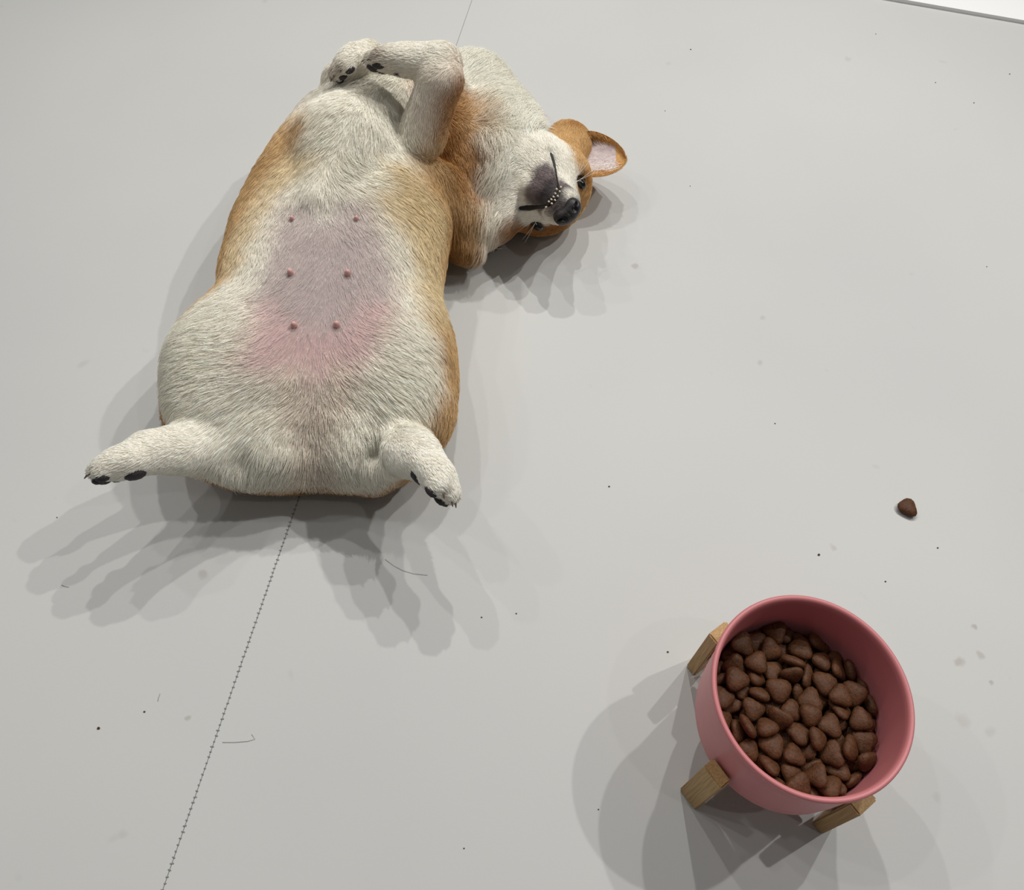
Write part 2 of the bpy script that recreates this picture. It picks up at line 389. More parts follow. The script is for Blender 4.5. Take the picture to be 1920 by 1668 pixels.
def cone(a, b, ra, rb, k=.012, cut=False):
    a, b = np.array(a), np.array(b); R = max(ra, rb)
    sl, P = sub(np.minimum(a, b) - R, np.maximum(a, b) + R, .03)
    ab = b - a; t = np.clip((P - a) @ ab / (ab @ ab), 0, 1)
    d = np.linalg.norm(P - a - t[..., None] * ab, axis=-1) - (ra + (rb - ra) * t)
    (carve if cut else merge)(sl, d, k)
def ell(c, r, B=np.eye(3), k=.015, cut=False):
    c = np.array(c); r = np.array(r); R = max(r)
    sl, P = sub(c - R, c + R, .03)
    q = (P - c) @ np.array(B)
    k0 = np.linalg.norm(q / r, axis=-1); k1 = np.linalg.norm(q / r ** 2, axis=-1) + 1e-9
    d = k0 * (k0 - 1) / k1
    (carve if cut else merge)(sl, d, k)

# trunk: stations along the spine (y, x centre, half width, z centre, half height)
TRUNK = np.array([
    (.432, -.116, .050, .046, .030),
    (.450, -.117, .082, .052, .044),
    (.480, -.118, .104, .060, .056),
    (.520, -.116, .110, .066, .064),
    (.580, -.109, .109, .071, .070),
    (.640, -.107, .114, .074, .074),
    (.700, -.100, .115, .077, .079),
    (.745, -.095, .106, .080, .083),
    (.790, -.091, .092, .082, .086),
    (.835, -.087, .076, .082, .084),
    (.870, -.082, .056, .080, .070),
    (.895, -.080, .036, .078, .046)])
sl, P = sub((-.26, .35, -.01), (.12, .98, .2), .03)
Y = np.clip(P[..., 1], TRUNK[0, 0], TRUNK[-1, 0])
I4 = [np.interp(Y, TRUNK[:, 0], TRUNK[:, j]) for j in range(1, 5)]
qx = (P[..., 0] - I4[0]) / I4[1]; qz = (P[..., 2] - I4[2]) / I4[3]; qy = (P[..., 1] - Y) / .02
k0 = (np.abs(qx) ** 2.3 + np.abs(qz) ** 2.3) ** (1 / 2.3); k0 = np.sqrt(k0 ** 2 + qy ** 2)
merge(sl, (k0 - 1) * np.minimum(I4[1], I4[3]) * .9, .01)

# breast bone ridge running down to its point above the belly
cone(px(690, 185, .142), px(640, 265, .150), .030, .036, .03)
cone(px(640, 265, .150), px(603, 372, .142), .036, .015, .025)
# hollow of the belly below the ribs
ell(px(600, 470, .185), (.060, .075, .030), k=.03, cut=True)
ell(px(548, 392, .168), (.020, .018, .016), k=.016, cut=True)
ell(px(658, 386, .168), (.022, .018, .016), k=.016, cut=True)

# rear legs ------------------------------------------------------------
# image-left thigh, knee, shank, foot
ell(px(438, 690, .068), (.054, .070, .060), basis((1, .25, 0), (0, 1, 0)), .03)
ell(px(388, 718, .066), (.033, .052, .052), k=.025)
cone(px(405, 770, .070), px(428, 840, .055), .038, .030, .02)
cone(px(425, 852, .050), px(440, 876, .040), .022, .013, .012)     # hock
cone(px(395, 838, .066), px(275, 848, .100), .0250, .0190, .014)   # foot
# image-right
ell(px(745, 690, .070), (.044, .075, .058), basis((1, -.2, 0), (0, 1, 0)), .03)
ell(px(775, 735, .066), (.028, .052, .050), k=.03)
cone(px(765, 780, .068), px(735, 840, .055), .038, .032, .025)
cone(px(715, 858, .048), px(705, 888, .034), .024, .014, .012)
cone(px(735, 832, .075), px(785, 856, .112), .0250, .0210, .010)
ell(px(510, 845, .048), (.046, .034, .042), k=.02)      # buttocks
ell(px(665, 845, .048), (.044, .034, .042), k=.02)
# crease between the thighs, and folds of the groin
cone(px(597, 735, .140), px(590, 905, .066), .013, .015, .018, True)
cone(px(462, 785, .122), px(446, 870, .080), .007, .009, .012, True)
cone(px(712, 765, .122), px(703, 850, .085), .006, .009, .012, True)
cone(px(520, 640, .150), px(470, 770, .140), .006, .010, .02, True)
cone(px(690, 640, .150), px(715, 770, .140), .006, .010, .02, True)
# back padding and hips seen past the white thighs
ell(px(808, 700, .032), (.026, .085, .030), k=.015)
ell(px(352, 735, .026), (.022, .05, .024), k=.015)

# shoulder, forelegs -----------------------------------------------------
ell(px(838, 262, .080), (.040, .070, .064), basis((1, .15, 0), (0, 1, 0)), .006)        # shoulder and upper arm
ell(px(868, 335, .060), (.026, .060, .056), k=.010)
cone(px(815, 345, .098), px(868, 405, .062), .024, .026, .014)                       # loose skin of the shoulder
cone(px(868, 405, .062), px(869, 452, .042), .026, .024, .008)
ell(px(792, 190, .070), (.044, .032, .050), k=.03)                                 # front of the chest
cone(px(790, 258, .150), px(826, 150, .205), .0235, .0230, .005)   # forearm
cone(px(770, 270, .146), px(800, 250, .150), .0120, .0200, .006)   # point of the elbow
cone(px(826, 150, .205), px(826, 118, .213), .0220, .0200, .006)   # wrist
cone(px(830, 116, .213), px(768, 113, .214), .0195, .0180, .006)
cone(px(638, 190, .105), px(640, 150, .160), .022, .019, .006)      # other foreleg, behind the chest
cone(px(640, 150, .160), px(690, 106, .185), .019, .016, .005)
cone(px(690, 106, .185), px(668, 110, .192), .0165, .0165, .005)
ell(px(738, 215, .112), (.038, .036, .040), k=.035)        # hollow of the armpit

PAWS = []
def paw(c, fwd, sole, s, k=.0025):
    """toes and pads of a paw: c centre of the toe joint, sole = the way the pads face"""
    B = basis(fwd, sole); x, y, z = B.T
    c = np.array(c)
    ell(c, (.020 * s, .0135 * s, .019 * s), B, .008)
    for t, (lat, out) in enumerate(((-.0135, .010), (-.0047, .0165), (.0047, .0165), (.0135, .010))):
        ell(c + z * lat * s + x * out * s + y * .0015 * s, (.0105 * s, .0098 * s, .0056 * s), B, k)
    PAWS.append((c, B, s))
paw(px(232, 866, .108), iv(-1, .28, .05), iv(.25, .95, .12), 1.12)
paw(px(816, 886, .118), iv(.62, .72, .30), iv(-.62, .75, .05), 1.15)
paw(px(738, 110, .214), iv(-1, -.04, .0), iv(.05, 1, -.16), 1.10)
paw(px(655, 115, .194), iv(-.62, .62, .35), iv(.75, .55, -.35), 1.0)

# neck with its thick ruff -------------------------------------------------
nb = basis(px(925, 450, .03) - px(905, 130, .06), (1, .1, .1))
ell(px(905, 290, .066), (.088, .046, .064), nb, .012)
ell(px(935, 300, .060), (.076, .044, .056), nb, .02)
cone(px(880, 185, .060), px(955, 275, .058), .050, .048, .02)
cone(px(922, 400, .046), px(945, 365, .052), .036, .040, .015)

# head, lying on its crown: local axes forward / side / down(chin) ----------
HF = iv(.29, .47, .83)
HS = iv(-.65, .76, .02)
HB = basis(HF, HS); HF, HS, HD = HB.T
if HD @ IV < 0: HD = -HD
HO = px(1043, 378, .060)              # midpoint between the eyes
HBm = np.stack([HF, HS, HD], 1)
def hp(f, s, d): return HO + f * HF + s * HS + d * HD
ell(hp(-.034, 0, .000), (.050, .054, .046), HBm, .012)      # skull
ell(hp(-.030, -.030, .010), (.038, .026, .030), HBm, .012)  # cheeks
ell(hp(-.024, .030, .012), (.034, .022, .028), HBm, .012)
ell(hp(-.040, -.004, .040), (.040, .044, .034), HBm, .02)    # throat
cone(hp(.002, 0, .010), hp(.044, 0, .017), .0310, .0195, .012)   # muzzle
ell(hp(.048, 0, .016), (.018, .0215, .0145), HBm, .008)
ell(px(1065, 270, .036), (.027, .029, .025), k=.02); cone(hp(-.03, -.02, 0), px(1065, 272, .036), .026, .022, .02)        # behind the ear
cone(hp(-.022, .014, .036), hp(.027, .006, .0345), .0205, .0100, .008)   # lower jaw
cone(hp(-.022, -.014, .036), hp(.027, -.006, .0345), .0205, .0100, .008)
ell(hp(.0315, 0, .0340), (.0105, .0130, .0085), HBm, .006)
for sgn in (-1, 1):                                          # eye sockets, lip line
    ell(hp(.008, sgn * .0365, .000), (.011, .006, .007), HBm, .004, True)

# floor contact: flatten what would sink below the floor
sl, P = sub((-.4, .3, -.01), (.3, 1.1, .26), .02)
D[:] = np.maximum(D, -(GZ[None, None, :] - .0012).astype(np.float32))

def surface_nets(D, GX, GY, GZ):
    G = (GX, GY, GZ); ins = D < 0; sh = D.shape
    cs = np.array([sh[0] - 1, sh[1] - 1, sh[2] - 1]); nc = cs.prod()
    acc = np.zeros((nc, 3)); cnt = np.zeros(nc); quads = []
    for ax in range(3):
        a = [slice(None)] * 3; b_ = [slice(None)] * 3; a[ax] = slice(0, -1); b_[ax] = slice(1, None)
        cross = ins[tuple(a)] != ins[tuple(b_)]
        idx = np.argwhere(cross)
        d0 = D[tuple(a)][cross]; d1 = D[tuple(b_)][cross]; t = d0 / (d0 - d1)
        pos = np.stack([G[j][idx[:, j]] for j in range(3)], 1).astype(float)
        pos[:, ax] += t * (G[ax][idx[:, ax] + 1] - G[ax][idx[:, ax]])
        o1, o2 = [(1, 2), (2, 0), (0, 1)][ax]
        cells = []
        for s1, s2 in ((-1, -1), (0, -1), (0, 0), (-1, 0)):
            c = idx.copy(); c[:, o1] += s1; c[:, o2] += s2
            cells.append(c)
        ok = np.all([np.all((c >= 0) & (c < cs), 1) for c in cells], 0)
        lin = [np.ravel_multi_index(tuple(np.clip(c, 0, cs - 1).T), cs) for c in cells]
        for l in lin:
            for j in range(3): acc[:, j] += np.bincount(l[ok], pos[ok, j], nc)
            cnt += np.bincount(l[ok], minlength=nc)
        q = np.stack(lin, 1)[ok]; flip = d0[ok] > 0
        q[flip] = q[flip][:, ::-1]
        quads.append(q)
    q = np.concatenate(quads); used = np.where(cnt > 0)[0]
    remap = np.full(nc, -1); remap[used] = np.arange(len(used))
    return acc[used] / cnt[used][:, None], remap[q]
DV, DQ = surface_nets(D, GX, GY, GZ)
# keep the one connected surface
par = np.arange(len(DV))
for _ in range(400):
    m = par[DQ].min(1); new = par.copy()
    for j in range(4): np.minimum.at(new, DQ[:, j], m)
    new = new[new]
    if (new == par).all(): break
    par = new
main = np.bincount(par).argmax(); keep = par == main
rm = np.cumsum(keep) - 1; DQ = rm[DQ[keep[DQ[:, 0]]]]; DV = DV[keep]
# light smoothing
E_ = np.concatenate([DQ[:, [0, 1]], DQ[:, [1, 2]], DQ[:, [2, 3]], DQ[:, [3, 0]]])
for it in range(4):
    s_ = np.zeros_like(DV); n_ = np.bincount(E_[:, 0], minlength=len(DV)) + np.bincount(E_[:, 1], minlength=len(DV))
    for j in range(3): s_[:, j] = np.bincount(E_[:, 0], DV[E_[:, 1], j], len(DV)) + np.bincount(E_[:, 1], DV[E_[:, 0], j], len(DV))
    DV = DV + .5 * (s_ / n_[:, None] - DV)
DV[:, 2] = np.maximum(DV[:, 2], .0010)
# the mouth line is pressed into the muzzle
MOUTH = [(1034, 284), (1039, 297), (1044, 315), (1047, 333), (1049, 350), (1043, 367), (1033, 379), (1020, 387), (1005, 390), (990, 391), (976, 391)]
B0 = BVHTree.FromPolygons([Vector(v) for v in DV], [tuple(map(int, q)) for q in DQ])
MP, MN = [], []
for i_ in range(41):
    t_ = i_ / 40 * (len(MOUTH) - 1)
    w = ray(*[np.interp(t_, range(len(MOUTH)), [q[j] for q in MOUTH]) for j in (0, 1)])
    p, n, _, _ = B0.ray_cast(Vector((0, 0, CAM_H)), Vector(w).normalized())
    MP.append(np.array(p)); MN.append(np.array(n))
MP, MN = np.array(MP), np.array(MN)
for _ in range(3):
    MP[1:-1] = (MP[:-2] + 2 * MP[1:-1] + MP[2:]) / 4; MN[1:-1] = (MN[:-2] + 2 * MN[1:-1] + MN[2:]) / 4
MN /= np.linalg.norm(MN, axis=1)[:, None]
near = np.where(np.linalg.norm(DV - MP[20], axis=1) < .09)[0]
dm = np.linalg.norm(DV[near][:, None] - MP[None], axis=-1); im_ = dm.argmin(1); dm = dm.min(1)
DV[near] -= MN[im_] * (.0042 * np.exp(-(dm / .0036) ** 2))[:, None]
fn = np.cross(DV[DQ[:, 2]] - DV[DQ[:, 0]], DV[DQ[:, 3]] - DV[DQ[:, 1]])
DN = np.zeros_like(DV)
for j in range(4): np.add.at(DN, DQ[:, j], fn)
DN /= np.linalg.norm(DN, axis=1)[:, None] + 1e-12
BVH = BVHTree.FromPolygons([Vector(v) for v in DV], [tuple(map(int, q)) for q in DQ])
def hit(x, y):
    """point and normal of the dog where the photograph shows pixel (x, y)"""
    w = ray(x, y); w /= np.linalg.norm(w)
    p, n, i, d = BVH.ray_cast(Vector((0, 0, CAM_H)), Vector(w))
    if p is None: return None, None
    return np.array(p), np.array(n)

# ---- coat: colour samples spread over the body, blended between neighbours
KIND = {  # colour of the hair, colour of the skin below, hair length (m), density
    'W': (srgb(254, 249, 235), srgb(238, 230, 214), .013, 1.0),
    'S': (srgb(254, 250, 238), srgb(240, 232, 218), .0042, 1.0),    # short white: face, legs
    'N': (srgb(254, 250, 236), srgb(238, 230, 214), .023, 1.1),    # ruff
    'C': (srgb(236, 216, 174), srgb(216, 192, 148), .013, 1.0),
    'T': (srgb(214, 178, 126), srgb(192, 154, 100), .012, 1.0),
    'D': (srgb(180, 130, 70), srgb(152, 106, 54), .011, 1.0),
    't': (srgb(216, 176, 120), srgb(194, 152, 96), .0065, 1.0),
    'd': (srgb(170, 118, 62), srgb(150, 98, 44), .0045, 1.0),
    'G': (srgb(216, 205, 201), srgb(175, 159, 156), .008, .30),
    'P': (srgb(230, 212, 206), srgb(202, 168, 166), .008, .26),
    'E': (srgb(238, 228, 212), srgb(206, 180, 168), .010, .75),
    'K': (srgb(62, 58, 58), srgb(58, 52, 54), .0022, .6),
    'k': (srgb(120, 112, 112), srgb(120, 104, 104), .0028, .8),
    'Q': (srgb(190, 176, 158), srgb(150, 132, 116), .0035, .9),
}
SAMPLES = '''W 640 230,620 260,690 220,660 180,640 165,600 200,610 310,650 330,690 310,612 375,650 362,600 340,595 240,730 250
W 585 270,700 345,735 280,720 165,760 215
T 540 265,500 305,478 345,452 395,428 445,412 500,408 530,565 235
C 755 350,775 375,810 400,735 395,815 455,820 530,560 300,525 340,500 380,470 420,440 480,580 290,745 320,720 370,760 400,790 430,795 480,800 540,810 590
W 555 360,510 410,490 450,480 490,470 530,440 540,455 590,430 570
W 720 420,735 450,750 500,760 560,770 600,790 640,745 620,735 660,700 700,760 720,780 690,720 750,800 700,770 770
W 560 370,530 375,700 385
W 606 390,604 380
G 562 386,578 398,640 392,660 390,680 402,540 398,550 402,590 425,640 425,682 412,540 440,575 460,620 470,665 455,695 455,522 490,560 510,610 515,660 505,705 500,510 540,550 560,600 565,650 550,705 545,570 600,620 600
P 495 585,520 620,505 655,480 672,540 660,712 580,700 610,675 640,650 660,625 650,575 650,590 690
E 545 700,635 700,560 740,620 740,560 790,620 790,590 830,585 870
W 400 600,350 640,380 690,335 740,440 650,450 720,430 770,500 740,500 800,420 820,460 860,520 860,650 860,660 800,690 880,440 890
S 380 830,330 830,270 850,240 850,760 830,800 860,830 880,740 870
T 838 560,830 620,842 700,840 760,818 815,836 660
T 810 335,845 380,838 430,885 400,885 440,830 480
D 850 430,850 480,880 470,845 455
d 852 190,850 215,846 240,838 262,855 178,843 200,840 225,832 245,846 180,860 165
D 850 200,862 250,872 310,845 305,890 350,885 290,860 340
T 830 265,795 288,870 230,815 310
S 812 175,800 215,785 255,795 170,835 150,835 115,770 100,740 95,820 95,770 262
S 690 98,665 105,650 100,640 165,625 175
Q 704 98,632 134
S 205 868,835 900,190 880,848 900,225 860,815 870
N 900 150,950 200,985 235,930 300,915 400,910 445,960 310,935 450,880 120,905 250,915 340
S 1000 290,975 330,1015 275,1030 262,965 375,1065 295,1055 320,1075 350,1066 365,1030 412,1000 405,1045 412
k 1010 345,1000 375,1025 325,1058 350,1052 392,1035 400
K 1030 345,1035 358,1020 362,1045 365,1050 378,1040 390,1058 380
t 1086 290,1088 305,1060 245,1085 262,1040 232,1092 360,1082 275,1050 228,1075 240,1072 262
S 1052 275,1062 300,1070 318
d 970 434,1000 436,1030 436,950 440,1075 235,1095 345,1055 425'''
SP, SK = [], []
for line in SAMPLES.split('\n'):
    kd, pts = line.split(' ', 1)
    for q in pts.split(','):
        p, n = hit(*map(float, q.split()))
        if p is not None: SP.append(p); SK.append(kd)
for yb in np.arange(.42, .92, .05):        # back and lower flanks, out of sight
    for xo in (-.13, -.10, -.05, 0, .05, .10, .12):
        xc = np.interp(yb, TRUNK[:, 0], TRUNK[:, 1])
        SP.append(np.array([xc + xo, yb, .006 if abs(xo) < .09 else .03])); SK.append('T')
for f_, s_ in ((-.05, 0), (-.02, .03), (-.02, -.03), (0, 0), (-.06, .03), (-.06, -.03)):
    SP.append(hp(f_, s_, -.035)); SK.append('t')
SP = np.array(SP)
KH = np.array([KIND[k][0] for k in SK]); KS = np.array([KIND[k][1] for k in SK])
KL = np.array([KIND[k][2] for k in SK]); KD = np.array([KIND[k][3] for k in SK])

def vnoise(P, s, seed=0):
    """cheap smooth noise, three components"""
    r = np.random.default_rng(seed); out = np.zeros((len(P), 3))
    for o in range(5):
        k_ = r.normal(size=(3, 3)) * s * (1 + .6 * o); ph = r.uniform(0, 6.28, 3)
        out += np.sin(P @ k_.T + ph) / (1 + .5 * o)
    return out / 2.2
def coat(P):
    sig = np.interp(P[:, 0], [.06, .10], [.0085, .0035])[:, None]
    Pn = P + vnoise(P, 150, 3) * .0022
    H_ = np.zeros((len(P), 3)); S_ = np.zeros((len(P), 3)); L_ = np.zeros(len(P)); D_ = np.zeros(len(P))
    for a in range(0, len(P), 20000):
        d = np.linalg.norm(Pn[a:a + 20000, None] - SP[None], axis=-1)
        w = np.exp(-(d - d.min(1, keepdims=True)) / sig[a:a + 20000]); w /= w.sum(1, keepdims=True)
        H_[a:a + 20000] = w @ KH; S_[a:a + 20000] = w @ KS; L_[a:a + 20000] = w @ KL; D_[a:a + 20000] = w @ KD
    return H_, S_, L_, D_

FLOW = '''640 200 -.5 .8,700 190 -.2 .9,620 260 -.8 .5,680 270 .1 1,740 290 .8 .5,640 335 .9 .15,700 330 1 .2,580 330 -.6 .8,612 380 .1 1
500 320 -.5 .9,460 420 -.2 1,480 480 .1 1,420 520 -.2 1,440 580 -.6 .6,520 420 -.1 1,570 430 -.3 .9,640 430 .4 .9,600 480 -.2 1
560 540 -.4 .8,660 530 .3 .9,610 600 0 1,520 620 -.7 .6,690 620 .8 .4,590 680 0 1,650 680 .7 .5
400 620 -.9 .1,350 700 -.9 .35,440 700 -1 .2,430 770 -.8 .6,500 760 -.7 .7,420 830 -.6 .6,520 860 -.2 1,650 860 .2 1,440 890 0 1
330 830 -1 .3,260 855 -1 .35,200 885 -1 .4,760 690 .9 .1,720 740 .8 .5,800 640 .5 .6,790 740 .5 .8,700 820 .1 1,690 890 0 1
760 840 .7 .7,810 880 .7 .7,840 905 .7 .7
750 380 .8 .6,800 450 .4 .9,760 520 .2 1,770 590 .4 .9,830 560 .2 1,840 400 .6 .8,880 430 .2 1,850 480 .1 1,840 700 .1 1,830 790 -.2 1,790 340 .8 .6
850 210 .3 .9,870 280 .3 1,840 310 .2 1,800 200 -.1 1,790 240 -.4 .9,845 150 .1 1,760 100 -1 0,710 105 -1 .1,690 100 -.9 .2,640 125 -.6 .7,830 110 -.9 -.3
900 150 .6 -.7,950 195 .7 -.6,1000 240 .5 -.6,930 280 -.1 1,920 360 -.1 1,910 440 -.1 1,960 330 -.5 .4,890 200 .3 -.3
1010 290 -.6 -.6,1030 260 -.3 -.8,975 350 -.9 -.1,960 400 -.8 .4,1030 345 -.6 -.5,1060 300 -.2 -.9,1070 350 -.1 -.9,1040 400 -.9 .3,1000 420 -1 .2
1060 245 .3 -.9,1095 300 .3 -.9,970 435 -1 .2,1030 435 -1 .1'''
FP, FD = [], []
for q in FLOW.replace('\n', ',').split(','):
    x, y, dx, dy = map(float, q.split()); p, n = hit(x, y)
    if p is not None: FP.append(p); FD.append(iv(dx, dy, 0))
for yb in np.arange(.42, .92, .08):
    FP.append(np.array([np.interp(yb, TRUNK[:, 0], TRUNK[:, 1]), yb, .0])); FD.append(np.array([0, -1.0, 0]))
FP, FD = np.array(FP), np.array(FD)
def flow(P):
    out = np.zeros_like(P)
    for a in range(0, len(P), 20000):
        d = np.linalg.norm(P[a:a + 20000, None] - FP[None], axis=-1)
        w = np.exp(-(d - d.min(1, keepdims=True)) / .012); w /= w.sum(1, keepdims=True)
        out[a:a + 20000] = w @ FD
    return out

# body mesh with the skin colour
M_skin = bpy.data.materials.new('dog_skin'); M_skin.use_nodes = True
nt = M_skin.node_tree; b = nt.nodes['Principled BSDF']
at = nt.nodes.new('ShaderNodeAttribute'); at.attribute_name = 'skin_color'
nt.links.new(at.outputs['Color'], b.inputs['Base Color']); b.inputs['Roughness'].default_value = .7
b.inputs['Specular IOR Level'].default_value = .2
sn1 = nt.nodes.new('ShaderNodeTexNoise'); sn1.inputs['Scale'].default_value = 600; sn1.inputs['Detail'].default_value = 4
sb1 = nt.nodes.new('ShaderNodeBump'); sb1.inputs['Strength'].default_value = .25; sb1.inputs['Distance'].default_value = .001
tc = nt.nodes.new('ShaderNodeTexCoord'); nt.links.new(tc.outputs['Object'], sn1.inputs['Vector'])
nt.links.new(sn1.outputs['Fac'], sb1.inputs['Height']); nt.links.new(sb1.outputs[0], b.inputs['Normal'])

dog = bpy.data.objects.new('dog', None); COL.objects.link(dog); dog.empty_display_size = .1
tag(dog, 'tan and white corgi lying on its back with belly up and paws folded', 'dog')
bm_ = bpy.data.meshes.new('dog_body')
bm_.from_pydata([tuple(v) for v in DV.tolist()], [], [tuple(q) for q in DQ.tolist()])
bm_.polygons.foreach_set('use_smooth', [True] * len(bm_.polygons))
vh, vs_, vl, vd = coat(DV)
vs_ = vs_ * (1 + .05 * vnoise(DV, 260, 9)[:, :1])
ca = bm_.attributes.new('skin_color', 'FLOAT_COLOR', 'POINT')
ca.data.foreach_set('color', np.c_[vs_, np.ones(len(vs_))].astype(np.float32).ravel())
bm_.update()
body = link('dog_body', bm_, dog, M_skin)

# ---- the coat of hair
def scatter(count, dens, V=None, Q=None):
    T = np.concatenate([DQ[:, [0, 1, 2]], DQ[:, [0, 2, 3]]])
    A = np.linalg.norm(np.cross(DV[T[:, 1]] - DV[T[:, 0]], DV[T[:, 2]] - DV[T[:, 0]]), axis=1)
    w = A * dens[T].mean(1); w[DV[T][:, :, 2].max(1) < .004] = 0
    t = T[rng.choice(len(T), count, p=w / w.sum())]
    u = rng.random((count, 2)); s = u.sum(1) > 1; u[s] = 1 - u[s]
    c = np.c_[1 - u.sum(1), u]
    P = np.einsum('ij,ijk->ik', c, DV[t]); N = np.einsum('ij,ijk->ik', c, DN[t])
    return P, N / np.linalg.norm(N, axis=1)[:, None]
def hair_object(name, PTS, RAD, COLR, mat_, parent):
    n, k = PTS.shape[:2]
    hc = bpy.data.hair_curves.new(name); hc.add_curves([k] * n)
    hc.attributes['position'].data.foreach_set('vector', PTS.astype(np.float32).ravel())
    ra = hc.attributes.get('radius') or hc.attributes.new('radius', 'FLOAT', 'POINT')
    ra.data.foreach_set('value', RAD.astype(np.float32).ravel())
    ha = hc.attributes.new('hair_color', 'FLOAT_COLOR', 'CURVE')
    ha.data.foreach_set('color', np.c_[COLR, np.ones(n)].astype(np.float32).ravel())
    hc.materials.append(mat_)
    o = bpy.data.objects.new(name, hc); COL.objects.link(o); o.parent = parent
    return o
M_hair = bpy.data.materials.new('dog_hair'); M_hair.use_nodes = True
nt = M_hair.node_tree; b = nt.nodes['Principled BSDF']
at = nt.nodes.new('ShaderNodeAttribute'); at.attribute_name = 'hair_color'
nt.links.new(at.outputs['Color'], b.inputs['Base Color'])
b.inputs['Roughness'].default_value = .55; b.inputs['Specular IOR Level'].default_value = .25

NH = 330000
P, N = scatter(NH, vd)
hcol, _, hlen, hden = coat(P)
tn = flow(P); tn = tn + vnoise(P, 60, 5) * .22 + vnoise(P, 420, 6) * .16 + rng.normal(size=P.shape) * .10
tn = tn - N * (tn * N).sum(1)[:, None]; tn /= np.linalg.norm(tn, axis=1)[:, None] + 1e-9
hlen = hlen * rng.uniform(.6, 1.25, NH)
lift = np.clip(.30 + .5 * np.clip((hlen - .014) / .006, 0, 1) + .10 * vnoise(P, 200, 8)[:, 0] + rng.normal(size=NH) * .06, .1, .7)
K = 4; tt = np.linspace(0, 1, K)
PTS = np.zeros((NH, K, 3))
for j, t in enumerate(tt):
    PTS[:, j] = P + tn * (hlen * t)[:, None] + N * (hlen * lift * (t - .62 * t * t))[:, None]
PTS[:, :, 2] = np.maximum(PTS[:, :, 2], .0005)
RAD = (.00023 * (1 - .75 * tt ** 2))[None] * np.interp(hden, [.3, .8], [.55, 1.0])[:, None]
hcol = np.clip(hcol * (1 + rng.normal(size=NH) * .07)[:, None] * (1 + .06 * vnoise(P, 320, 11)[:, :1]), 0, 1)
fur = hair_object('fur', PTS, RAD, hcol, M_hair, dog)
tag(fur, kind='stuff'); fur['label'] = 'thick white and tan coat'

